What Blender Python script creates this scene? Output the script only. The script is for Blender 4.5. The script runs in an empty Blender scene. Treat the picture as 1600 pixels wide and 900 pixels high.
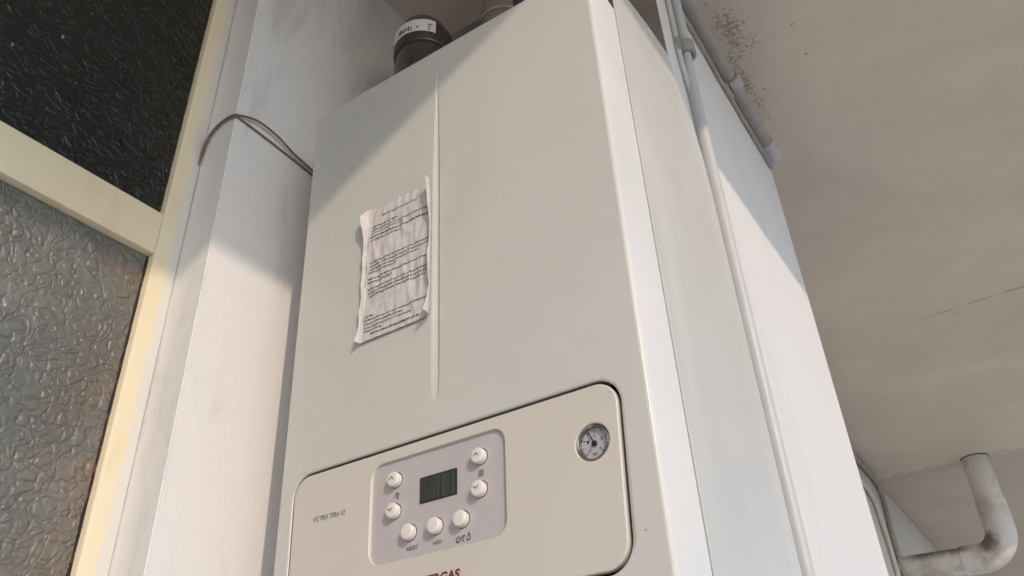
import bpy, bmesh, math, random
from mathutils import Vector, Matrix, noise as mnoise
random.seed(7)
Z0 = 1.75                                   # height of the working origin above the terrace floor
scene = bpy.context.scene
COL = scene.collection

# ------------------------------------------------------------------ camera
cam_d = bpy.data.cameras.new('camera'); cam = bpy.data.objects.new('camera', cam_d); COL.objects.link(cam)
RX, RY, RZ = Vector((.8298, .5564, -.0433)), Vector((.3345, -.4339, .8366)), Vector((.4466, -.7087, -.5461))
m = Matrix((RX, RY, RZ)).transposed().to_4x4(); m.translation = Vector((.4443, -.5597, -.3316 + Z0))
cam.matrix_world = m
cam_d.sensor_width = 36; cam_d.lens = 1256.4 / 1600 * 36; cam_d.clip_start = .01; cam_d.clip_end = 2000
scene.camera = cam
scene.render.resolution_x = 1024; scene.render.resolution_y = 576

# ------------------------------------------------------------------ sky, sun, exposure
SUN = Vector((1, -.67, .53)).normalized()
w = bpy.data.worlds.new('World'); scene.world = w; w.use_nodes = True
nt = w.node_tree; bg = nt.nodes['Background']
sky = nt.nodes.new('ShaderNodeTexSky'); sky.sky_type = 'NISHITA'; sky.sun_disc = False
sky.sun_elevation = math.asin(SUN.z); sky.sun_rotation = math.atan2(SUN.x, SUN.y)
sky.air_density = 1.0; sky.dust_density = .8; sky.ozone_density = 3.0
nt.links.new(sky.outputs[0], bg.inputs[0]); bg.inputs[1].default_value = .15
sd = bpy.data.lights.new('sun', 'SUN'); sd.energy = 1.5; sd.angle = math.radians(.8); sd.color = (1, .80, .63)
so = bpy.data.objects.new('sun', sd); COL.objects.link(so)
so.rotation_euler = (-SUN).to_track_quat('-Z', 'Y').to_euler(); so.location = (6, -4, 5)
vs = scene.view_settings; vs.view_transform = 'Standard'; vs.look = 'None'; vs.gamma = 1; vs.use_curve_mapping = False
vs.exposure = 0.25

# ------------------------------------------------------------------ material helpers
class NT:
    def __init__(s, name):
        s.m = bpy.data.materials.new(name); s.m.use_nodes = True
        s.t = s.m.node_tree; s.b = s.t.nodes['Principled BSDF']
        s.co = s.t.nodes.new('ShaderNodeTexCoord').outputs['Object']
    def put(s, sock, v):
        if hasattr(v, 'is_output') or isinstance(v, bpy.types.NodeSocket): s.t.links.new(v, sock)
        elif isinstance(v, (tuple, list)) and sock.type == 'RGBA' and len(v) == 3: sock.default_value = (*v, 1)
        else: sock.default_value = v
    def math(s, op, a, b=0., c=None, clamp=False):
        n = s.t.nodes.new('ShaderNodeMath'); n.operation = op; n.use_clamp = clamp
        s.put(n.inputs[0], a); s.put(n.inputs[1], b)
        if c is not None: s.put(n.inputs[2], c)
        return n.outputs[0]
    def vec(s, op, a, b):
        n = s.t.nodes.new('ShaderNodeVectorMath'); n.operation = op
        s.put(n.inputs[0], a); s.put(n.inputs[1], b)
        return n.outputs['Value'] if op in ('LENGTH', 'DISTANCE') else n.outputs[0]
    def noise(s, scale, detail=3, rough=.5, dist=0, stretch=(1, 1, 1), offs=(0, 0, 0)):
        n = s.t.nodes.new('ShaderNodeTexNoise')
        v = s.vec('ADD', s.vec('MULTIPLY', s.co, stretch), offs)
        s.t.links.new(v, n.inputs['Vector'])
        n.inputs['Scale'].default_value = scale; n.inputs['Detail'].default_value = detail
        n.inputs['Roughness'].default_value = rough; n.inputs['Distortion'].default_value = dist
        return n.outputs['Fac']
    def voro(s, scale, feat='F1', stretch=(1, 1, 1), vec=None):
        n = s.t.nodes.new('ShaderNodeTexVoronoi'); n.feature = feat
        s.t.links.new(vec or s.vec('MULTIPLY', s.co, stretch), n.inputs['Vector']); n.inputs['Scale'].default_value = scale
        return n.outputs['Distance']
    def xyz(s):
        n = s.t.nodes.new('ShaderNodeSeparateXYZ'); s.t.links.new(s.co, n.inputs[0]); return n.outputs
    def ramp(s, v, a, b, lo=0., hi=1., smooth=True):
        n = s.t.nodes.new('ShaderNodeMapRange'); n.interpolation_type = 'SMOOTHSTEP' if smooth else 'LINEAR'
        s.put(n.inputs[0], v)
        for i, k in enumerate((a, b, lo, hi)): n.inputs[i + 1].default_value = k
        return n.outputs[0]
    def mix(s, f, a, b):
        n = s.t.nodes.new('ShaderNodeMix'); n.data_type = 'RGBA'
        s.put(n.inputs[0], f); s.put(n.inputs[6], a); s.put(n.inputs[7], b); return n.outputs[2]
    def bump(s, h, strength=.3, dist=.001, prev=None):
        n = s.t.nodes.new('ShaderNodeBump'); n.inputs['Strength'].default_value = strength; n.inputs['Distance'].default_value = dist
        s.put(n.inputs['Height'], h)
        if prev: s.t.links.new(prev, n.inputs['Normal'])
        s.t.links.new(n.outputs[0], s.b.inputs['Normal']); return n.outputs[0]
    def set(s, **k):
        for a, v in k.items(): s.put(s.b.inputs[a.replace('_', ' ')], v)
        return s.m

M = {}
def plain(name, col, rough=.5, metal=0., var=.06, scale=40, bump=0., bscale=300):
    n = NT(name)
    c2 = tuple(max(0, x * (1 - 2 * var)) for x in col)
    c = n.mix(n.noise(scale, 4), c2, tuple(min(1, x * (1 + var)) for x in col))
    if bump: n.bump(n.noise(bscale, 3), bump, .0006)
    M[name] = n.set(Base_Color=c, Roughness=n.ramp(n.noise(scale * 2.3, 3), .3, .7, rough * .85, min(1, rough * 1.15)), Metallic=metal)
    return M[name]

def enamel(name, col, rough, wp=0., speck=True):
    n = NT(name)
    c = n.mix(n.ramp(n.noise(6, 2, .5), .3, .7), tuple(x * .965 for x in col), col)
    c = n.mix(n.math('MULTIPLY', n.ramp(n.noise(10, 2, .5, 0, (1, 1, .25)), .45, .9), .10), c, (.46, .43, .36))
    if speck:
        sp = n.math('MULTIPLY', n.ramp(n.voro(34), .035, .02), n.ramp(n.noise(7, 1, .5, 0, (1, 1, 1), (3, 1, 5)), .57, .6))
        c = n.mix(n.math('MULTIPLY', sp, .75), c, (.17, .13, .09))
    wipe = n.math('MULTIPLY', n.ramp(n.noise(14, 2, .5, .3, (1, 1, .16), (2, 6, 1)), .5, .76), wp)
    c = n.mix(wipe, c, tuple(min(.9, x * 1.13) for x in col))
    n.bump(n.math('ADD', n.math('MULTIPLY', n.noise(420, 2), .35), n.math('MULTIPLY', n.noise(7, 2), 4.)), .16, .0006)
    M[name] = n.set(Base_Color=c, Roughness=n.ramp(n.noise(8, 2, .5, .3), .3, .7, rough * .8, rough * 1.15))
enamel('cover_enamel', (.645, .638, .595), .29)
enamel('side_enamel', (.645, .64, .595), .34, .5)
enamel('door_plastic', (.665, .632, .56), .36)
enamel('sunlit_edge_enamel', (.81, .805, .77), .42)
plain('casing_metal', (.22, .21, .20), .5, .3)
plain('pillar_shade', (.30, .265, .23), .9, var=.2, scale=14, bump=.5, bscale=90)
plain('dark_gap', (.02, .018, .016), .8)
plain('button_plastic', (.83, .78, .73), .38, var=.03)
plain('print_grey', (.13, .12, .12), .6)
plain('print_red', (.22, .022, .03), .45)
plain('chrome', (.36, .34, .33), .2, 1., var=.05)
plain('dial_white', (.46, .46, .49), .5, var=.04)
plain('ink_black', (.012, .012, .013), .5)
plain('ink_red', (.5, .06, .05), .5)
plain('conduit_pvc', (.56, .57, .57), .42, var=.08, scale=18, bump=.08)
plain('conduit_dirty', (.43, .40, .36), .55, var=.16, scale=22, bump=.15)
plain('clip_pvc', (.36, .36, .35), .45, var=.14, scale=60)
plain('clip_grubby', (.52, .51, .47), .5, var=.2, scale=60)
plain('cable_white', (.66, .65, .61), .5, var=.1)
plain('cable_grubby', (.42, .38, .32), .6, var=.18)
plain('cord_brown', (.23, .165, .11), .7, var=.2, scale=200, bump=.4, bscale=900)
plain('flue_black', (.06, .052, .046), .25, var=.3, scale=30, bump=.2)
plain('duct_tan', (.28, .22, .165), .5, var=.15)
plain('hose_blue', (.03, .035, .085), .35)
plain('sticker_white', (.74, .73, .70), .5)
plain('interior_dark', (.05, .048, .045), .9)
plain('copper', (.5, .24, .13), .35, .9)

# front face interface panel: lilac grey with a yellow glue stain and scuffs
n = NT('interface_plastic')
d = n.vec('LENGTH', n.vec('MULTIPLY', n.vec('SUBTRACT', n.co, (-.0755, .002, -.0605)), (1 / .0055, 0, 1 / .0075)), (0, 0, 0))
c = n.mix(n.noise(30, 4), (.50, .47, .475), (.56, .525, .53))
c = n.mix(n.math('MULTIPLY', n.ramp(n.math('ADD', d, n.noise(260, 2)), 1.45, .95), .45), c, (.62, .50, .22))
sc = n.math('MULTIPLY', n.ramp(n.noise(330, 4, .6, .5), .6, .68), n.ramp(n.vec('LENGTH', n.vec('MULTIPLY', n.vec('SUBTRACT', n.co, (.055, .002, -.122)), (45, 0, 75)), (0, 0, 0)), 1.1, .3))
c = n.mix(n.math('MULTIPLY', sc, .5), c, (.28, .26, .27))
n.bump(n.noise(900, 2), .12, .0003)
M['interface_plastic'] = n.set(Base_Color=c, Roughness=.42)

# display: dark green glass with faint vertical segment columns
n = NT('display_glass'); x, y, z = n.xyz()
st = n.ramp(n.noise(1, 2, .6, 0, (900, 0, 4)), .48, .62)
c = n.mix(n.math('MULTIPLY', st, .6), (.032, .040, .034), (.095, .11, .088))
M['display_glass'] = n.set(Base_Color=c, Roughness=.16)

# paper
n = NT('paper'); 
c = n.mix(n.noise(45, 4), (.60, .57, .55), (.68, .65, .635))
n.bump(n.noise(120, 4, .6), .35, .0012)
M['paper'] = n.set(Base_Color=c, Roughness=.8)

# plaster walls
def plaster(name, col, grime, stretch=(1, 1, .35), gs=9, lo=.5, hi=.75, amt=.5, brush=None, bumpd=.0009, spots=.5):
    n = NT(name)
    c = n.mix(n.noise(3, 4), tuple(x * .96 for x in col), col)
    c = n.mix(n.math('MULTIPLY', n.ramp(n.noise(gs, 5, .6, .4, stretch), lo, hi), amt), c, grime)
    c = n.mix(n.math('MULTIPLY', n.ramp(n.noise(170, 3, .6), .63, .72), .22), c, grime)
    sp = n.math('MULTIPLY', n.ramp(n.voro(38), .05, .025), n.ramp(n.noise(11, 1, .5, 0, (1, 1, 1), (7, 2, 9)), .58, .62))
    c = n.mix(n.math('MULTIPLY', sp, spots), c, (.16, .14, .12))
    if brush: h = n.math('ADD', n.math('MULTIPLY', n.noise(1, 3, .6, 0, brush), 1.), n.math('MULTIPLY', n.noise(260, 3), .5))
    else: h = n.math('ADD', n.math('MULTIPLY', n.noise(60, 4, .55), 1.2), n.math('MULTIPLY', n.noise(380, 3, .6), .35))
    n.bump(h, .45, bumpd)
    M[name] = n.set(Base_Color=c, Roughness=.85); return n
plaster('wall_white', (.81, .80, .79), (.56, .55, .56), (1, 1, .28), 11, .5, .68, .6, brush=(260, 260, 22))
plaster('pillar_white', (.78, .77, .755), (.62, .60, .58), (1, 1, .3), 6, .5, .8, .4)
plaster('far_wall', (.62, .61, .58), (.45, .43, .39), (1, 1, .6), 3)
plaster('ground_concrete', (.62, .61, .60), (.48, .47, .46), (1, 1, 1), 2.5)

# ceiling plaster: trowel marks, mould patch by the pillar, a hairline crack
n = NT('ceiling_plaster'); x, y, z = n.xyz()
c = n.mix(n.ramp(n.noise(2.2, 5, .6, .6), .3, .72), (.69, .60, .47), (.77, .675, .535))
c = n.mix(n.math('MULTIPLY', n.ramp(n.noise(9, 5, .65, .3), .5, .85), .22), c, (.52, .44, .35))
def mould(cx, cy, rx, ry, base, k=9.):
    d = n.vec('LENGTH', n.vec('MULTIPLY', n.vec('SUBTRACT', n.co, (cx, cy, 1.05)), (1 / rx, 1 / ry, 0)), (0, 0, 0))
    nn = n.math('ADD', n.math('MULTIPLY', n.noise(120, 4, .68), .72), n.math('MULTIPLY', n.noise(22, 3), .28))
    return n.math('MULTIPLY', n.math('SUBTRACT', nn, n.math('ADD', n.math('MULTIPLY', d, .17), base)), k, clamp=True)
mk = n.math('MAXIMUM', mould(.250, .69, .060, .16, .425), mould(.222, .84, .018, .20, .40))
c = n.mix(n.math('MULTIPLY', mk, .55), c, (.12, .095, .07))
wob = n.math('MULTIPLY', n.math('SUBTRACT', n.noise(6, 4), .5), .05)
cr = n.math('ABSOLUTE', n.math('SUBTRACT', n.math('ADD', n.math('ADD', y, wob), n.math('MULTIPLY', x, .07)), 2.30))
cr = n.math('MULTIPLY', n.ramp(cr, .008, .002), n.math('MULTIPLY', n.ramp(x, .12, .6), n.ramp(n.noise(14, 3), .35, .6)))
c = n.mix(n.math('MULTIPLY', cr, .42), c, (.14, .115, .09))
j = n.math('MULTIPLY', n.ramp(n.math('SUBTRACT', 3.945, y), .10, 0), n.ramp(n.noise(20, 4, .6), .45, .7))
c = n.mix(n.math('MULTIPLY', j, .4), c, (.2, .17, .13))
sp = n.math('MULTIPLY', n.ramp(n.voro(9), .045, .03), n.ramp(n.noise(3, 1), .5, .56))
c = n.mix(n.math('MULTIPLY', sp, .5), c, (.24, .16, .10))
h = n.math('ADD', n.math('MULTIPLY', n.noise(24, 5, .6, .8, (1, .5, 1)), .8), n.math('MULTIPLY', n.noise(260, 3, .6), .5))
n.bump(h, .5, .0016)
M['ceiling_plaster'] = n.set(Base_Color=c, Roughness=.9)
n = NT('ceiling_yellowed')
c = n.mix(n.ramp(n.noise(3, 5, .6, .6), .3, .72), (.56, .495, .385), (.63, .56, .44)); n.bump(n.noise(120, 4), .4, .001)
M['ceiling_yellowed'] = n.set(Base_Color=c, Roughness=.9)

# drain pipe: pale paint, grime on it
n = NT('drain_paint')
c = n.mix(n.ramp(n.noise(7, 5, .6, .5), .42, .7), (.68, .67, .63), (.50, .46, .39))
c = n.mix(n.math('MULTIPLY', n.ramp(n.noise(16, 5, .65, .5, (1, 1, 1), (4, 4, 1)), .56, .74), .45), c, (.16, .14, .11))
x, y, z = n.xyz()
top = n.math('MULTIPLY', n.ramp(n.math('ADD', z, n.math('MULTIPLY', n.noise(14, 4, .6), .07)), .625, .665), n.math('MULTIPLY', n.ramp(x, .17, .07), n.ramp(x, -.19, -.08)))
inn = n.ramp(n.math('ADD', n.vec('DISTANCE', n.co, (.215, 3.885, .635)), n.math('MULTIPLY', n.noise(18, 4, .6), .06)), .10, .055)
c = n.mix(n.math('MULTIPLY', n.math('MAXIMUM', top, inn), .85), c, (.10, .075, .05))
n.bump(n.noise(60, 4), .4, .002); M['drain_paint'] = n.set(Base_Color=c, Roughness=.6)

# window frame: yellowed cream paint, overlapped by white wall paint along its outer edge
n = NT('frame_cream'); x, y, z = n.xyz()
c = n.mix(n.noise(14, 4), (.80, .70, .48), (.85, .77, .58))
c = n.mix(n.math('MULTIPLY', n.ramp(n.noise(22, 4, .6, 0, (1, 1, .4)), .5, .7), .35), c, (.70, .56, .27))
edge = n.math('ADD', y, n.math('MULTIPLY', n.math('SUBTRACT', n.noise(16, 3, .6, 0, (.1, .1, 1)), .5), .016))
c = n.mix(n.math('MULTIPLY', n.ramp(edge, -.0985, -.0905), .9), c, (.74, .72, .69))
sp = n.math('MULTIPLY', n.ramp(n.voro(60), .06, .03), n.ramp(n.noise(16, 1), .58, .62)); c = n.mix(n.math('MULTIPLY', sp, .7), c, (.26, .13, .06))
n.bump(n.noise(90, 4, .6, 0, (1, 1, .3)), .35, .0008); M['frame_cream'] = n.set(Base_Color=c, Roughness=.45)
n = NT('putty')
c = n.mix(n.ramp(n.noise(70, 4, .65), .52, .66), (.018, .014, .012), (.17, .045, .022)); n.bump(n.noise(400, 3), .6, .001)
M['putty'] = n.set(Base_Color=c, Roughness=.85)

# wrinkled cathedral glass, dusty, rust stained along the stile
def glass(name, c0, c1, rough, trans, coat, cell, worm, depth, und, spots):
    n = NT(name); x, y, z = n.xyz()
    v = n.t.nodes.new('ShaderNodeTexNoise'); n.t.links.new(n.co, v.inputs['Vector']); v.inputs['Scale'].default_value = 40; v.inputs['Detail'].default_value = 1.5
    vv = n.vec('ADD', n.co, n.vec('MULTIPLY', n.vec('SUBTRACT', v.outputs['Color'], (.5, .5, .5)), (.02, .02, .02)))
    e = n.voro(cell, 'DISTANCE_TO_EDGE', vec=vv)
    r1 = n.math('ABSOLUTE', n.math('SUBTRACT', n.noise(worm, 1.2, .5, 1.2), .5))
    h = n.math('ADD', n.math('MULTIPLY', n.ramp(e, 0, .26), .8), n.math('MULTIPLY', n.ramp(r1, .0, .09), .7))
    h = n.math('ADD', h, n.math('MULTIPLY', n.noise(75, 2), und))
    n.bump(h, .8, depth)
    c = n.mix(n.ramp(n.noise(9, 4, .6), .3, .75), c0, c1)
    rs = n.math('MULTIPLY', n.ramp(y, -.20, -.118), n.ramp(n.noise(20, 4, .65), .38, .66))
    c = n.mix(n.math('MULTIPLY', rs, .6), c, tuple(p * q for p, q in zip(c1, (1.15, .72, .48))))
    sp = n.math('MULTIPLY', n.ramp(n.voro(30, 'F1', (1, 1, .6)), .07, .05), n.ramp(n.noise(12, 1), .58, .62)); c = n.mix(n.math('MULTIPLY', sp, spots), c, (.5, .5, .48))
    M[name] = n.set(Base_Color=c, Roughness=rough, Transmission_Weight=trans, IOR=1.5, Coat_Weight=coat, Coat_Roughness=.2)
glass('dark_wrinkled_glass', (.013, .018, .015), (.024, .031, .026), .16, .4, 0., 58, 44, .0011, .6, .8)
glass('sunlit_wrinkled_glass', (.135, .145, .138), (.215, .22, .205), .36, .15, .3, 66, 42, .0019, .7, .25)  # paler copy for the lower pane: its sun and sky brightness coloured in

# ------------------------------------------------------------------ object helpers
def tag(o, label=None, cat=None, group=None, kind=None):
    for k, v in (('label', label), ('category', cat), ('group', group), ('kind', kind)):
        if v: o[k] = v
    return o
def empty(name, base, label, cat, group=None):
    o = bpy.data.objects.new(name, None); COL.objects.link(o); o.empty_display_size = .05
    o.location = (base[0], base[1], base[2] + Z0); return tag(o, label, cat, group)
def obj(name, bm, mat, parent=None, smooth=None, recalc=True, planar=False):
    if isinstance(bm, bpy.types.Mesh): me = bm
    else:
        if recalc: bmesh.ops.recalc_face_normals(bm, faces=bm.faces)
        me = bpy.data.meshes.new(name); bm.to_mesh(me); bm.free()
    if not me.materials: me.materials.append(M[mat])
    if smooth is not None:
        b2 = bmesh.new(); b2.from_mesh(me)
        for f in b2.faces: f.smooth = True
        for e in b2.edges:
            if len(e.link_faces) != 2: continue
            p, q = (abs(f.normal.y) > .9990 for f in e.link_faces)
            e.smooth = e.calc_face_angle(9) < math.radians(smooth) and not (planar and p != q)
        b2.to_mesh(me); b2.free()
    o = bpy.data.objects.new(name, me); COL.objects.link(o)
    off = Vector((0, 0, Z0)); q = parent
    while q: off -= q.location; q = q.parent
    o.parent = parent; o.location = off
    return o
def box(x0, x1, y0, y1, z0, z1, bevel=0., seg=2, bm=None):
    bm = bm or bmesh.new()
    v = [bm.verts.new((x, y, z)) for x in (x0, x1) for y in (y0, y1) for z in (z0, z1)]
    fs = [bm.faces.new([v[i] for i in f]) for f in ((0, 1, 3, 2), (4, 6, 7, 5), (0, 4, 5, 1), (2, 3, 7, 6), (0, 2, 6, 4), (1, 5, 7, 3))]
    bmesh.ops.recalc_face_normals(bm, faces=fs)
    if bevel: bmesh.ops.bevel(bm, geom=list({e for f in fs for e in f.edges}), offset=bevel, segments=seg, profile=.5, affect='EDGES')
    return bm
def rr(x0, x1, z0, z1, r, n=8):
    P = []
    for cx, cz, a in ((x1 - r, z1 - r, 0), (x0 + r, z1 - r, 90), (x0 + r, z0 + r, 180), (x1 - r, z0 + r, 270)):
        for i in range(n + 1):
            t = math.radians(a + 90 * i / n); P.append((cx + r * math.cos(t), cz + r * math.sin(t)))
    return P
def rri(rc, inset, n=8):
    x0, x1, z0, z1, r = rc
    return rr(x0 + inset, x1 - inset, z0 + inset, z1 - inset, max(r - inset, 2e-4), n)
def circ(cx, cz, r, n=40):
    return [(cx + r * math.cos(2 * math.pi * i / n), cz + r * math.sin(2 * math.pi * i / n)) for i in range(n)]
def ring(bm, P, y): return [bm.verts.new((p[0], y, p[1])) for p in P]
def bridge(bm, a, b, closed=True):
    k = len(a)
    for i in range(k if closed else k - 1): bm.faces.new((a[i], a[(i + 1) % k], b[(i + 1) % k], b[i]))
def loop_edges(bm, a): return [bm.edges.get((a[i], a[(i + 1) % len(a)])) or bm.edges.new((a[i], a[(i + 1) % len(a)])) for i in range(len(a))]
def tube(path, r, n=14, caps=True, bm=None, radii=None):
    bm = bm or bmesh.new(); P = [Vector(p) for p in path]; prev = None; up = None; first = None
    for i, p in enumerate(P):
        t = (P[min(i + 1, len(P) - 1)] - P[max(i - 1, 0)]).normalized()
        if up is None: up = t.orthogonal().normalized()
        up = (up - t * up.dot(t)).normalized(); s = t.cross(up)
        R = radii[i] if radii else r
        cur = [bm.verts.new(p + (up * math.cos(2 * math.pi * k / n) + s * math.sin(2 * math.pi * k / n)) * R) for k in range(n)]
        if prev: bridge(bm, prev, cur)
        elif caps: bm.faces.new(cur[::-1])
        prev = cur
    if caps: bm.faces.new(prev)
    return bm
def spline(pts, n=10):
    P = [Vector(p) for p in pts]; P = [2 * P[0] - P[1]] + P + [2 * P[-1] - P[-2]]; out = []
    for i in range(1, len(P) - 2):
        for k in range(n):
            t = k / n; a, b, c, d = P[i - 1:i + 3]
            out.append(.5 * ((2 * b) + (c - a) * t + (2 * a - 5 * b + 4 * c - d) * t * t + (3 * b - a - 3 * c + d) * t ** 3))
    out.append(P[-2]); return out
def lathe(cx, cz, prof, n=32, bm=None):
    """profile of (radius, y) revolved about the axis parallel to y through (cx, cz)"""
    bm = bm or bmesh.new(); prev = None
    for r, y in prof:
        if r < 1e-6:
            v = bm.verts.new((cx, y, cz))
            if prev: [bm.faces.new((prev[i], prev[(i + 1) % n], v)) for i in range(n)]
            prev = None; continue
        cur = ring(bm, circ(cx, cz, r, n), y)
        if prev: bridge(bm, prev, cur)
        prev = cur
    return bm
def strokes(lines, wid, y, bm=None):
    bm = bm or bmesh.new()
    for L in lines:
        for (a, b), (c, d) in zip(L, L[1:]):
            t = Vector((c - a, d - b)); t.normalize(); t *= wid / 2; q = Vector((-t.y, t.x))
            vs_ = [bm.verts.new((px, y, pz)) for px, pz in ((a - t.x + q.x, b - t.y + q.y), (a - t.x - q.x, b - t.y - q.y), (c + t.x - q.x, d + t.y - q.y), (c + t.x + q.x, d + t.y + q.y))]
            bm.faces.new(vs_)
    return bm
def text(body, x0, x1, zb, h, y, shear=0., slope=0., bold=0.):
    """lettering laid on the plane y, spanning x0..x1, cap height h, baseline zb"""
    cu = bpy.data.curves.new('t', 'FONT'); cu.body = body; cu.size = 1; cu.fill_mode = 'FRONT'; cu.resolution_u = 4; cu.offset = bold
    o = bpy.data.objects.new('t', cu); COL.objects.link(o)
    dg = bpy.context.evaluated_depsgraph_get(); me = bpy.data.meshes.new_from_object(o.evaluated_get(dg))
    bpy.data.objects.remove(o); bpy.data.curves.remove(cu)
    X = [v.co.x for v in me.vertices]; Y = [v.co.y for v in me.vertices]; lo, hi = min(X), max(X); y0_, y1_ = min(Y), max(Y)
    bm = bmesh.new(); bm.from_mesh(me); bpy.data.meshes.remove(me)
    for v in bm.verts:
        u, t = (v.co.x - lo) / (hi - lo), (v.co.y - y0_) / (y1_ - y0_)
        xx = x0 + u * (x1 - x0) + shear * t * h; v.co = (xx, y, zb + t * h + slope * (xx - x0))
    return bm

# the pressed sheet-metal front narrows slightly towards the bottom
def wx(x, z):
    s = .05 * (z - .05) if z > .05 else .22 * (z - .05)
    k = 1. if x < .195 else max(0., 1 - (x - .195) / .015)
    return x * (1 + s * k)
def warp(bm, top=False):
    for v in bm.verts:
        x, y, z = v.co
        v.co.x = wx(x, z)
        if top and z > .4: v.co.z -= (x + .22) * .022 * min(1, (z - .4) / .1)
    return bm

# ================================================================== SETTING
def struct(name, bm, mat): return tag(obj(name, bm, mat), kind='structure')
bm = bmesh.new(); bm.faces.new([bm.verts.new((x, y, -1.75)) for x, y in ((-300, -300), (300, -300), (300, 300), (-300, 300))])
struct('ground', bm, 'ground_concrete')
struct('ceiling', box(-.9, 1.15, -4, 3.945, 1.05, 1.27), 'ceiling_plaster')
struct('ceiling', box(-.9, 1.15, 3.949, 9, 1.058, 1.27), 'ceiling_yellowed')

def wall(name, bm, mat, label): return tag(obj(name, bm, mat), label, 'wall')
sw = box(-.62, -.30, -.08, .36, -1.75, 1.052)
for i in range(130): bmesh.ops.bisect_plane(sw, geom=sw.verts[:] + sw.edges[:] + sw.faces[:], plane_co=(0, 0, -.30 + i * .0103), plane_no=(0, 0, 1))
bmesh.ops.bevel(sw, geom=[e for e in sw.edges if all(abs(v.co.x + .30) < 1e-5 and abs(v.co.y + .08) < 1e-5 for v in e.verts)], offset=.0016, segments=2, affect='EDGES')
for v in sw.verts:
    if v.co.x > -.31 and v.co.y < -.07:
        q = mnoise.noise(Vector((v.co.z * 9, 1, 2))) * .0011 + mnoise.noise(Vector((v.co.z * 42, 5, 2))) * .0006
        q -= max(0, mnoise.noise(Vector((v.co.z * 30, 9, 4))) - .38) * .006
        v.co.x += q; v.co.y -= q * .8
wall('side_wall', sw, 'wall_white', 'white plastered wall strip between the cream window and the boiler')
pil = wall('masonry_pillar', box(-.62, .20, .341, .99, -1.75, 1.051, .002, 2), 'pillar_white', 'white plastered pillar behind the boiler carrying the grey conduits')
pil.data.materials.append(M['pillar_shade'])            # niche shade above the boiler put into this face's darker colour
for f in pil.data.polygons:
    if f.normal.y < -.95: f.material_index = 1
wall('house_wall', box(-.62, -.20, .98, 9.2, -1.75, 1.053), 'far_wall', 'grey distant house wall behind the pillar where the drain pipe ends')
wall('house_wall', box(-.62, -.36, -4, -.93, -1.75, 1.053), 'wall_white', 'white house wall continuing past the outer side of the cream window')

# ------------------------------------------------------------------ window (thing)
win = empty('window', (-.36, -.5, -1.75), 'cream painted window with two dark wrinkled glass panes beside the white wall', 'window')
obj('stile', box(-.41, -.36, -.115, -.0805, -1.75, 1.05, .003), 'frame_cream', win, 40)
obj('stile', box(-.41, -.36, -.93, -.89, -1.75, 1.05, .003), 'frame_cream', win, 40)
for z0, z1 in ((.272, .335), (1.0, 1.049), (-1.75, -1.62)):
    obj('rail', box(-.411, -.3602, -.8905, -.1145, z0, z1, .003), 'frame_cream', win, 40)
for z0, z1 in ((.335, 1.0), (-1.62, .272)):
    p_ = obj('pane', box(-.377, -.372, -.888, -.1165, z0 + .001, z1 - .001), 'dark_wrinkled_glass' if z0 > 0 else 'sunlit_wrinkled_glass', win)
    bm = bmesh.new(); k = int((z1 - z0) / .012)
    rows_ = []
    for i in range(k + 1):
        zz = z0 + .0015 + (z1 - z0 - .003) * i / k; wv_ = .0012 + .0014 * abs(math.sin(i * 1.7) * math.sin(i * .61 + 1)); dv_ = .0006 + .0008 * abs(math.sin(i * 2.3))
        rows_.append([bm.verts.new(q) for q in ((-.3722, -.1148, zz), (-.3716 + dv_, -.1150, zz), (-.3718 + dv_ * .6, -.1158 - wv_ * .5, zz), (-.3722, -.1163 - wv_, zz))])
    for a_, b_ in zip(rows_, rows_[1:]): bridge(bm, a_, b_, False)
    obj('putty_line', bm, 'putty', p_)
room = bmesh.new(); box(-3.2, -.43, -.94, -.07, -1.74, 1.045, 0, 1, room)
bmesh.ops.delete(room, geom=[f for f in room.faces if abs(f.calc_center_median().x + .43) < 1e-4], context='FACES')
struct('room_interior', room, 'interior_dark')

# ================================================================== BOILER (thing)
boi = empty('boiler', (0, .17, -.25), 'cream white wall mounted gas boiler with control panel and pressure gauge', 'boiler')
DOOR = (-.1912, .193, -.1835, -.0300, .021); HOLE = (-.1958, .1957, -.1866, -.0266, .0240)
UI = (-.0823, .078, -.1385, -.0418, .014)
# --- front cover with pressed groove and rolled edges
bm = bmesh.new(); OUT = (-.2228, .218, -.25, .52, .010); R_ = .0042
rings = [ring(bm, rri(OUT, R_ * (1 - math.sin(a))), R_ * (1 - math.cos(a))) for a in [math.radians(90 * i / 6) for i in range(7)]]
rings += [ring(bm, rri(OUT, 0), .0715)] + [ring(bm, rri(OUT, .002), .0715)]
for a, b in zip(rings, rings[1:]): bridge(bm, a, b)
hr = [ring(bm, rri(HOLE, -.0022), 0), ring(bm, rri(HOLE, -.0008), .0005), ring(bm, rri(HOLE, 0), .0014), ring(bm, rri(HOLE, 0), .0018), ring(bm, rri(HOLE, -.0032), .0022), ring(bm, rri(HOLE, -.0032), .022)]
for a, b in zip(hr, hr[1:]): bridge(bm, a, b)
NG = 48; PRF = ((-.0094, 0), (-.0074, .0004), (-.0048, .0019), (0, .0041), (.0030, .0050), (.0050, .0036), (.0062, .0009), (.0074, 0))
def gw(t): return min(1, t / .03) ** .5 * min(1, (1 - t) / .45) ** .7
cols = [[] for _ in PRF]
for i in range(1, NG):
    t = i / NG; z = .002 + t * .497; k = gw(t); xc = -.0030 - .002 * t
    for L, (dx, dy) in zip(cols, PRF): L.append(bm.verts.new((xc + dx * .68 * (.10 + .90 * k), dy * .8 * k * (.25 + .75 * min(1, t / .22)), z)))
tip0 = bm.verts.new((-.0030, 0, .002)); tip1 = bm.verts.new((-.0050, 0, .499))
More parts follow.
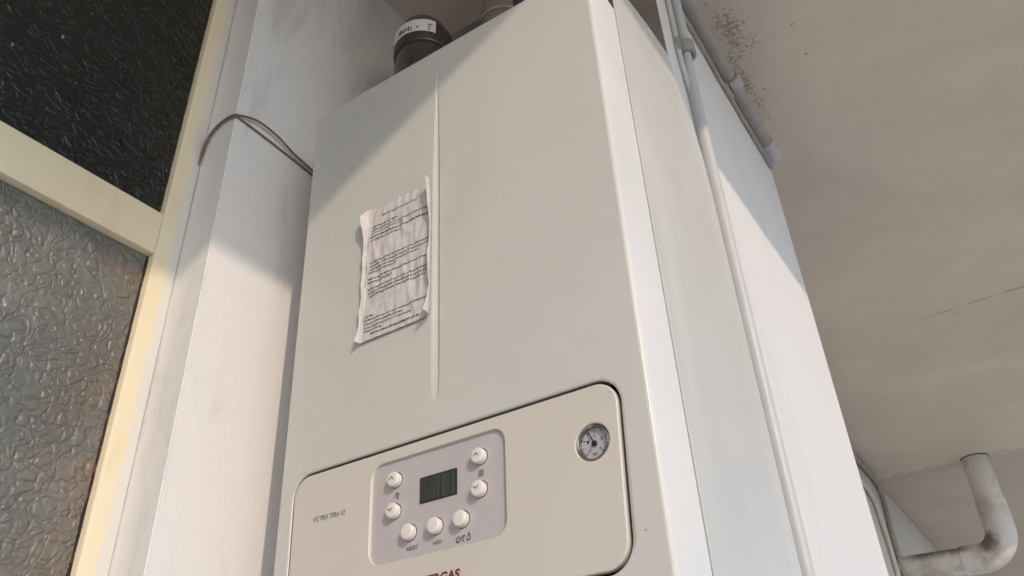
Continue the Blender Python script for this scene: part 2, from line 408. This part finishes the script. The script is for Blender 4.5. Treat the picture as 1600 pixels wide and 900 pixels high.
for a, b in zip(cols, cols[1:]):
    bridge(bm, a, b, False); bm.faces.new((tip0, a[0], b[0])); bm.faces.new((tip1, b[-1], a[-1]))
gloop = [tip0] + cols[0] + [tip1] + cols[-1][::-1]
bmesh.ops.triangle_fill(bm, use_beauty=True, use_dissolve=False, edges=loop_edges(bm, rings[0]) + loop_edges(bm, hr[0]) + loop_edges(bm, gloop), normal=(0, -1, 0))
bmesh.ops.bisect_plane(bm, geom=bm.verts[:] + bm.edges[:] + bm.faces[:], plane_co=(-.158, 0, 0), plane_no=(1, 0, 0))
for v in bm.verts:
    if v.co.x < -.158 and v.co.y < .04: v.co.y += (-.158 - v.co.x) * .034
fc = obj('front_cover', warp(bm, True), 'cover_enamel', boi, 24, planar=True)
fc.data.materials.append(M['sunlit_edge_enamel'])               # sunlit brightness of the cover's folded return put into a paler colour
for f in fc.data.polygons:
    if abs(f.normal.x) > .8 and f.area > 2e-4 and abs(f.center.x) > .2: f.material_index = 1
# --- dark recess behind the door gap
bm = bmesh.new(); bm.faces.new(ring(bm, rri(HOLE, -.004), .0215)); obj('door_recess', warp(bm), 'dark_gap', boi)
# --- door with openings for interface and gauge
GX, GZ, GR = .1668, -.0798, .0158
bm = bmesh.new(); e = .0016
dr = [ring(bm, rri(DOOR, e * (1 - math.sin(a))), -.001 + e * (1 - math.cos(a))) for a in [math.radians(90 * i / 4) for i in range(5)]] + [ring(bm, rri(DOOR, 0), .006)]
for a, b in zip(dr, dr[1:]): bridge(bm, a, b)
ur = [ring(bm, rri(UI, -.0006), -.001), ring(bm, rri(UI, 0), -.0004), ring(bm, rri(UI, 0), .0045)]
for a, b in zip(ur, ur[1:]): bridge(bm, a, b)
go = [ring(bm, circ(GX, GZ, GR + .0014), -.001), ring(bm, circ(GX, GZ, GR + .0004), -.0004), ring(bm, circ(GX, GZ, GR), .001), ring(bm, circ(GX, GZ, GR), .0095)]
for a, b in zip(go, go[1:]): bridge(bm, a, b)
bmesh.ops.triangle_fill(bm, use_beauty=True, use_dissolve=False, edges=loop_edges(bm, dr[0]) + loop_edges(bm, ur[0]) + loop_edges(bm, go[0]), normal=(0, -1, 0))
door = obj('control_door', warp(bm), 'door_plastic', boi, 30, planar=True)
obj('model_lettering', warp(text('VICTRIX TERA V2', -.1608, -.1165, -.0812, .0050, -.0012, .15, -.02, .008)), 'print_grey', door)
obj('maker_lettering', warp(text('IMMERGAS', -.0300, .0268, -.1652, .0082, -.0014, .12, .0, .035)), 'print_red', door)
# --- interface panel, buttons, display
bm = bmesh.new(); bm.faces.new(ring(bm, rri(UI, -.0012), .0022)); ui = obj('interface_panel', warp(bm), 'interface_plastic', boi)
YS = .0022
lcd = obj('display', warp(box(-.0212, .0212, .0012, .0035, -.0904, -.0672, .0004, 1)), 'display_glass', boi)
bm = bmesh.new(); o_ = ring(bm, rr(-.0220, .0220, -.0912, -.0664, .0006, 2), .0021); i_ = ring(bm, rr(-.0210, .0210, -.0902, -.0674, .0005, 2), .0010); q_ = ring(bm, rr(-.0216, .0216, -.0908, -.0668, .0006, 2), .0010); bridge(bm, o_, q_); bridge(bm, q_, i_)
obj('display_bezel', warp(bm), 'ink_black', lcd)
BT = [(-.0525, -.0616, 'up'), (-.0530, -.0918, 'dn'), (.0490, -.0630, 'up'), (.0486, -.0929, 'dn'), (-.0332, -.1152, ''), (-.0019, -.1156, ''), (.0282, -.1153, '')]
for bx_, bz_, mk_ in BT:
    r = .0072; f_ = -.0046
    prof = [(r, YS + .001), (r, f_ + .0016)] + [(r - .0016 * (1 - math.cos(math.radians(a))), f_ + .0016 * (1 - math.sin(math.radians(a)))) for a in (25, 50, 75, 90)] + [(r * .4, f_ - .00015), (0, f_ - .0002)]
    b_ = obj('button', warp(lathe(bx_, bz_, prof, 28)), 'button_plastic', boi, 50)
    bm = lathe(bx_ + .0002, bz_ + .0001, [(.0079, YS - .00015), (.0060, YS - .00015)], 28); obj('button_socket', warp(bm), 'dark_gap', b_)
    if mk_:
        s_ = 1 if mk_ == 'up' else -1
        obj('arrow_mark', warp(strokes([[(bx_ - .0028, bz_ - .0009 * s_ + .0006), (bx_ - .0004, bz_ + .0012 * s_ + .0006), (bx_ + .0020, bz_ - .0009 * s_ + .0006)]], .0009, f_ - .0004)), 'print_grey', b_)
T_ = YS - .0003
obj('reset_lettering', warp(text('RESET', -.0372, -.0238, -.1310, .0034, T_, bold=.012)), 'print_grey', ui)
obj('info_lettering', warp(text('INFO', -.0055, .0042, -.1315, .0034, T_, bold=.012)), 'print_grey', ui)
obj('radiator_symbol', warp(strokes([[(.0470 + .0015 * i, -.0808), (.0470 + .0015 * i, -.0752)] for i in range(4)], .0008, T_)), 'print_grey', ui)
obj('tap_symbol', warp(strokes([[(-.0535, -.0782), (-.0531, -.0762), (-.0512, -.0750), (-.0492, -.0752), (-.0490, -.0770)], [(-.0512, -.0750), (-.0512, -.0738)], [(-.0500, -.0772), (-.0500, -.0798)], [(-.0506, -.0778), (-.0494, -.0790)]], .0010, T_)), 'print_grey', ui)
pw = [[(.0232 + .0024 * math.sin(a), -.1318 + .0024 * math.cos(a)) for a in [math.radians(40 + 280 * i / 12) for i in range(13)]], [(.0232, -.1290), (.0232, -.1318)]]
obj('power_symbol', warp(strokes(pw, .0008, T_)), 'print_grey', ui)
sm = [[(.0268, -.1316), (.0278, -.1296), (.0302, -.1292), (.0300, -.1302)], [(.0286, -.1298), (.0286, -.1338)], [(.0278, -.1338), (.0294, -.1338)],
      [(.0345 + .0018 * math.sin(a), -.1322 + .0018 * math.cos(a)) for a in [math.radians(60 + 240 * i / 9) for i in range(10)]], [(.0335, -.1298), (.0350, -.1276), (.0362, -.1298), (.0335, -.1298)]]
obj('mode_symbols', warp(strokes(sm, .0008, T_)), 'print_grey', ui)
# --- pressure gauge
prof = [(GR - .0002, .0085), (GR - .0002, .0005), (GR - .0010, -.0004), (GR - .0020, .0002), (GR - .0026, .0022), (GR - .0026, .0075)]
gau = obj('pressure_gauge', warp(lathe(GX, GZ, prof, 44)), 'chrome', boi, 40)
RD = GR - .0024
bm = bmesh.new(); bm.faces.new(ring(bm, circ(GX, GZ, RD, 44), .0040)); obj('dial', warp(bm), 'dial_white', gau)
def pol(a, r): return (GX + r * math.cos(math.radians(a)), GZ + r * math.sin(math.radians(a)))
obj('scale_marks', warp(strokes([[pol(a, RD * .72), pol(a, RD * .92)] for a in (225, 157, 90, 23, -45)] + [[pol(a, RD * .82), pol(a, RD * .92)] for a in (191, 124, 57, -11)], .0006, .0037)), 'ink_black', gau)
obj('red_zone', warp(strokes([[pol(a, RD * .94) for a in (225, 215, 205, 195)], [pol(a, RD * .94) for a in (23, 5, -15, -30, -45)]], .0005, .0037)), 'ink_red', gau)
for k, a in enumerate((225, 157, 90, 23, -45)):
    px, pz = pol(a, RD * .52); obj('scale_number', warp(text(str(k), px - .0009, px + .0009, pz - .0013, .0026, .0037)), 'ink_black', gau)
obj('unit_lettering', warp(text('bar', GX - .0022, GX + .0022, GZ - .0098, .0026, .0037)), 'ink_black', gau)
bm = strokes([[pol(297, RD * .22), pol(117, RD * .86)]], .0011, .0026); lathe(GX, GZ, [(.0024, .0037), (.0024, .0024), (.0018, .0020), (0, .0019)], 20, bm)
obj('needle', warp(bm), 'ink_black', gau)
# --- casing and side panels (cut back towards the top of the wall)
SP = [(.0735, -.25), (.0735, .560), (.131, .583), (.194, .594), (.258, .5990), (.266, .592), (.274, .556), (.290, .524), (.316, .494), (.327, .445), (.3325, .381), (.335, .20), (.337, -.02), (.3395, -.25)]
def slab(P, x0, x1):
    bm = bmesh.new(); a = [bm.verts.new((x0, y, z)) for y, z in P]; b = [bm.verts.new((x1, y, z)) for y, z in P]
    bm.faces.new(a[::-1]); bm.faces.new(b); bridge(bm, a, b); return bm
def shrink(P, d):
    cy, cz = sum(p[0] for p in P) / len(P), .17
    return [(p[0] - math.copysign(d, p[0] - cy), p[1] - math.copysign(d, p[1] - cz)) for p in P]
obj('casing', slab(shrink(SP, .004), -.214, .2165), 'casing_metal', boi)
for x0, x1 in ((.2168, .2194), (-.2185, -.2143)):
    bm = slab(SP, x0, x1)
    bmesh.ops.bevel(bm, geom=[e_ for e_ in bm.edges if abs(e_.verts[0].co.x - e_.verts[1].co.x) < 1e-5], offset=.0008, segments=2, affect='EDGES')
    obj('side_panel', bm, 'side_enamel', boi, 30)

# ------------------------------------------------------------------ printed notice taped on the cover
def lerp_tab(T, v):
    for (a, x), (b, y) in zip(T, T[1:]):
        if v <= b: return x + (y - x) * (v - a) / (b - a)
    return T[-1][1]
HL = [(0, .0015), (.07, .010), (.14, .0095), (.24, .004), (.45, .0035), (.7, .0025), (.9, .004), (1, .007)]
HR = [(0, .0135), (.10, .0115), (.28, .0078), (.38, .0046), (.46, .0062), (.6, .0088), (.72, .0080), (.80, .0048), (.9, .0085), (1, .0140)]
def sheet(u, v, lift=0.):
    """u 0..1 across the flat part, <0 the lifted left edge, >1 the curled right edge (in units of 10 mm)"""
    zt, zb = .2885 - .0015 * u, .1050; hl = lerp_tab(HL, v); hr_ = lerp_tab(HR, v)
    xl = -.1045 + (.006 if v < .05 else .0) * (1 - v / .05); xr = -.0125
    f1 = mnoise.noise(Vector((u * 7, v * 5, 3.1))); f2 = mnoise.noise(Vector((u * 17 + v * 3, v * 8, 9.4)))
    wr = .0015 * (1 - abs(f1) * 2) + .0012 * (abs(f2) - .25) + .0005 * mnoise.noise(Vector((u * 3, v * 30, 1.)))
    if u < 0: k = -u; x = xl - (.0042 + .004 * max(0, .18 - v) / .18) * k; y = -hl * (1 - math.cos(k * 1.35)) / .78; z0 = 0
    elif u > 1:
        k = u - 1; a = k * 1.9; x = xr + .0052 * math.sin(min(a, 1.9)) ; y = -hr_ * (1 - math.cos(a)) / (1 - math.cos(1.9)); z0 = 0
    else: x = xl + (xr - xl) * u; y = 0
    z = zt + (zb - zt) * v
    return Vector((x, y - .0016 - wr - lift, z))
US = [-1 + i / 8 for i in range(8)] + [i / 44 for i in range(45)] + [1 + (i + 1) / 10 for i in range(10)]
NV = 80; bm = bmesh.new()
G = [[bm.verts.new(sheet(u, j / NV) + Vector((0, 0, .0004 * math.sin(u * 17) * (1 if j in (0,) else 0)))) for u in US] for j in range(NV + 1)]
for j in range(NV):
    for i in range(len(US) - 1): bm.faces.new((G[j][i], G[j][i + 1], G[j + 1][i + 1], G[j + 1][i]))
note = empty('paper_notice', (-.056, -.0015, .105), 'crumpled printed paper notice with curled edges stuck on the boiler front', 'notice')
obj('sheet', bm, 'paper', note, 80)
# illegible print: rows of tiny broken marks following the sheet
rows = [(.085, .22, .80, .7), (.155, .05, .48, 1.3), (.182, .05, 1, .8), (.205, .05, .58, .8), (.235, .04, 1.0, 1.5), (.262, .04, .55, .8),
        (.435, .05, 1, .9), (.462, .05, 1., .9), (.488, .05, .85, .9), (.512, .05, .5, .9), (.560, .04, 1, 1.25), (.588, .04, .44, 1.25),
        (.635, .04, 1, 1.0), (.662, .04, 1., 1.2), (.688, .04, .95, 1.2), (.835, .03, .16, .8), (.86, .03, .98, .9), (.886, .03, .62, .9), (.912, .03, .75, .9), (.936, .03, .3, .9), (.965, .14, .88, 1.5)]
bm = bmesh.new(); random.seed(11)
def mark(u0, u1, v0, v1):
    q = [bm.verts.new(sheet(a, b, .00035)) for a, b in ((u0, v0), (u0, v1), (u1, v1), (u1, v0))]; bm.faces.new(q)
for v, a, b, wt in rows:
    u = a
    while u < b:
        nl = random.randint(2, 9)
        for k in range(nl):
            if u > b: break
            lw = .0075 * (1.1 if wt > 1.1 else .85)
            hh = random.choice((.0042, .0052, .0068)) * (.9 + .25 * wt)
            mark(u, u + lw * min(.92, .5 + .28 * wt), v - hh, v + .004 * random.choice((1, 1, 1.7)))
            u += lw * 1.08
        u += .009
tag(obj('printed_text', bm, 'print_grey', note, recalc=False), kind='stuff')

# ================================================================== CONDUITS AND PIPES
def clip(parent, name, c, axis, r, mat, wide=.016):
    """saddle clip around a conduit centred at c running along 'z' or 'y', fixed to the pillar face x = .20"""
    bm = bmesh.new(); prof = []
    for i in range(19):
        a = math.radians(-100 + 290 * i / 18); prof.append((math.cos(a), math.sin(a)))
    for s0, s1 in ((-wide / 2, wide / 2),):
        A, B, Cc, D = [], [], [], []
        for ca, sa in prof:
            for L, R, s in ((A, r + .0004, s0), (B, r + .0060, s0), (Cc, r + .0060, s1), (D, r + .0004, s1)):
                p = (c[0] + R * ca, c[1] + (R * sa if axis == 'z' else s), c[2] + (s if axis == 'z' else R * sa)); L.append(bm.verts.new(p))
        for a_, b_ in ((A, B), (B, Cc), (Cc, D), (D, A)): bridge(bm, a_, b_, False)
        for k in (0, -1): bm.faces.new((A[k], B[k], Cc[k], D[k]))
    k = r + .016
    if axis == 'z': box(.1985, c[0] - r + .0075, c[1] - k, c[1] + k, c[2] - wide * .55, c[2] + wide * .55, .0012, 2, bm)
    else: box(.1985, c[0] - r + .0075, c[1] - wide * .55, c[1] + wide * .55, c[2] - k, c[2] + k, .0012, 2, bm)
    return obj(name, bm, mat, parent, 40)

vc = empty('conduit', (.2125, .38, -1.75), 'grey plastic conduit running down the pillar behind the boiler side', 'conduit', None)
VP = [(.2115, .415, 1.05), (.2115, .412, .80), (.2115, .402, .70)] + [(.2115, .392 + .010 * (k / 10) ** 2, -.3 + k * .1) for k in range(9, -1, -1)] + [(.2115, .392, -1.75)]
obj('tube', tube(spline(VP, 6), .0083, 18), 'conduit_pvc', vc, 60)
obj('coupling', tube([(.2115, .412, .760), (.2115, .4135, .83), (.2115, .415, 1.049)], .0098, 18), 'conduit_pvc', vc, 50)
clip(vc, 'clip', (.2115, .4095, .752), 'z', .0098, 'clip_pvc', .030)

hc = empty('conduit', (.222, .65, .93), 'dusty conduit under the ceiling bending around the far edge of the pillar', 'conduit', None)
HP = [(.2165, .341 + .01, .962), (.2165, .55, .955), (.2165, .75, .938), (.2165, .93, .930)]
obj('tube', tube(spline(HP, 6), .0135, 18), 'conduit_dirty', hc, 60)
obj('elbow', tube([(.2165, .925, .930)] + [(.2165 - .022 * (1 - math.cos(a)), .960 + .022 * math.sin(a) + .02, .930) for a in [math.radians(10 * i) for i in range(10)]] + [(.06, 1.002, .930), (-.19, 1.002, .93)], .0158, 18), 'conduit_pvc', hc, 60)
clip(hc, 'clip', (.2165, .715, .941), 'y', .0140, 'clip_grubby', .034)

tag(obj('cable', tube(spline([(.2050, .352, .922), (.2055, .55, .918), (.2048, .66, .905), (.2052, .72, .904), (.2048, .80, .897), (.2055, .90, .893), (.2050, .975, .892)], 6), .0042, 10), 'cable_grubby', None, 60), 'thin dusty cable clinging just below the ceiling conduit on the pillar', 'cable')
tag(obj('cable', tube(spline([(.2045, .396, 1.05), (.2045, .395, .9), (.2050, .391, .80), (.2045, .388, .74), (.2050, .3935, .68), (.207, .400, .64)], 6), .0045, 10), 'cable_white', None, 60), 'thin white cable running up the pillar beside the grey conduit', 'cable')

# far wall cables
def far_cable(pts, r, mat, label): tag(obj('cable', tube(spline(pts, 5), r, 10), mat, None, 60), label, 'cable')
far_cable([(-.185, 2.2, 1.02), (-.185, 3.4, 1.022), (-.185, 3.80, 1.02), (-.185, 3.90, .985), (-.185, 3.93, .93), (-.185, 3.90, .80), (-.185, 3.87, .55), (-.185, 3.86, -1.74)], .012, 'cable_grubby', 'cable bending from under the ceiling down the distant house wall')
far_cable([(-.187, 2.2, .90), (-.187, 3.4, .90), (-.187, 3.58, .885), (-.187, 3.66, .84), (-.187, 3.69, .70), (-.187, 3.70, .55), (-.187, 3.70, -1.74)], .011, 'cable_white', 'paler cable turning down lower on the distant house wall')

# drain pipe
dp = empty('drain_pipe', (.04, 3.95, .58), 'thick grimy drain pipe dropping from the ceiling and elbowing to the distant wall', 'drain pipe')
DR = .062
obj('drop', tube([(.283, 3.93, 1.07), (.280, 3.93, .80)], DR, 28), 'drain_paint', dp, 50)
eb = [(.2805, 3.93, .828), (.2795, 3.93, .74)] + [(.1595 + .12 * math.cos(a), 3.93, .70 - .12 * math.sin(a)) for a in [math.radians(9 * i) for i in range(11)]] + [(.08, 3.93, .58)]
obj('elbow', tube(eb, DR * 1.08, 28), 'drain_paint', dp, 50)
obj('branch', tube([(.10, 3.93, .58), (-.201, 3.93, .588)], DR, 28), 'drain_paint', dp, 50)
obj('wall_collar', tube([(-.198, 3.93, .588), (-.186, 3.93, .588)], DR * 1.12, 28), 'drain_paint', dp, 50)
obj('ceiling_sealant', tube([(.283, 3.93, 1.058), (.283, 3.93, 1.046)], DR * 1.05, 24, True, None, [DR * 1.12, DR * 1.02]), 'putty', dp)

# ------------------------------------------------------------------ flue and ducts on top of the boiler
fl = empty('flue_pipe', (-.16, .16, .56), 'black flue pipe with white label collar standing on the boiler top', 'flue pipe')
FX, FY = -.156, .150
obj('tube', tube([(FX, FY, .55), (FX, FY, .735)], .0460, 36), 'flue_black', fl, 50)
fe = [(FX, FY, .73), (FX, FY, .765)] + [(FX - .035 * (1 - math.cos(a)), FY + .035 * (1 - math.cos(a)), .765 + .05 * math.sin(a)) for a in [math.radians(15 * i) for i in range(1, 7)]] + [(-.305, FY + .147, .815)]
obj('elbow', tube(fe, .044, 36), 'flue_black', fl, 50)
obj('collar', tube([(FX, FY, .730), (FX, FY, .733), (FX, FY, .776), (FX, FY, .779)], .05, 40, True, None, [.0475, .0495, .0495, .0475]), 'flue_black', fl, 50)
bm = bmesh.new(); A, B = [], []
for i in range(30):
    a = math.radians(205 + 128 * i / 29); A.append(bm.verts.new((FX + 0.0500 * math.cos(a), FY + 0.0500 * math.sin(a), .749))); B.append(bm.verts.new((FX + 0.0500 * math.cos(a), FY + 0.0500 * math.sin(a), .778)))
bridge(bm, A, B, False); lab = obj('label', bm, 'sticker_white', fl, 60)
bm = bmesh.new(); random.seed(5)
def lm(a0, a1, z0, z1):
    q = [bm.verts.new((FX + 0.0503 * math.cos(math.radians(a)), FY + 0.0503 * math.sin(math.radians(a)), z)) for a, z in ((a0, z0), (a1, z0), (a1, z1), (a0, z1))]; bm.faces.new(q)
for a0 in (255, 259, 263, 267, 271, 275, 279, 284, 296): lm(a0, a0 + random.uniform(2, 3.4), .757 - random.uniform(0, .004), .761 + random.uniform(0, .005))
for z in (.746, .752, .758, .764): lm(318, 318 + random.uniform(3, 9), z, z + .003)
tag(obj('printed_marks', bm, 'ink_black', lab), kind='stuff')

du = empty('air_duct', (-.02, .22, .56), 'tan air duct with wire tie bending upwards behind the boiler front edge', 'duct')
DPt = spline([(-.035, .225, .56), (-.035, .225, .74), (-.028, .222, .82), (.0, .215, .93), (.03, .21, 1.052)], 8)
obj('tube', tube(DPt, .047, 30), 'duct_tan', du, 60)
obj('tie', tube([DPt[14] + Vector((0, 0, -.003)), DPt[14] + Vector((.001, 0, .003))], .0485, 30), 'cable_grubby', du)
tag(obj('hose', tube(spline([(.035, .15, .56), (.036, .15, .72), (.045, .15, .85), (.07, .15, 1.05)], 8), .009, 12), 'hose_blue', None, 60), 'dark blue hose beside the tan duct above the boiler', 'hose')
tag(obj('pipe', tube(spline([(.062, .14, .56), (.063, .14, .72), (.07, .14, .85), (.095, .14, 1.05)], 8), .007, 12), 'copper', None, 60), 'thin copper pipe next to the dark blue hose above the boiler', 'pipe')

# ------------------------------------------------------------------ brown cord looping round the wall edge
cord = empty('cord', (-.30, -.08, .3), 'thin brown cord looping over the wall edge between window and boiler', 'cord')
cr_ = .0017
obj('strand', tube(spline([(-.364, -.0835, -.30), (-.3640, -.0835, -.10), (-.3635, -.0835, .06), (-.3635, -.0835, .22), (-.3633, -.0835, .40), (-.3610, -.0832, .455), (-.3555, -.0830, .482), (-.3424, -.0825, .501), (-.3203, -.0822, .5075), (-.3015, -.0822, .5040), (-.2960, -.076, .5050), (-.2950, -.0475, .5165), (-.2945, -.0110, .5150), (-.2950, .0216, .5060), (-.2955, .0574, .5010), (-.2955, .12, .49)], 8), cr_, 8), 'cord_brown', cord, 60)
obj('strand', tube(spline([(-.3610, -.0840, .440), (-.3540, -.0838, .474), (-.3400, -.0835, .4945), (-.3180, -.0835, .5030), (-.3010, -.0832, .5005), (-.2975, -.076, .5005), (-.2975, -.0147, .4990), (-.2975, .0556, .4950), (-.2978, .12, .486)], 8), cr_ * .85, 8), 'cord_brown', cord, 60)
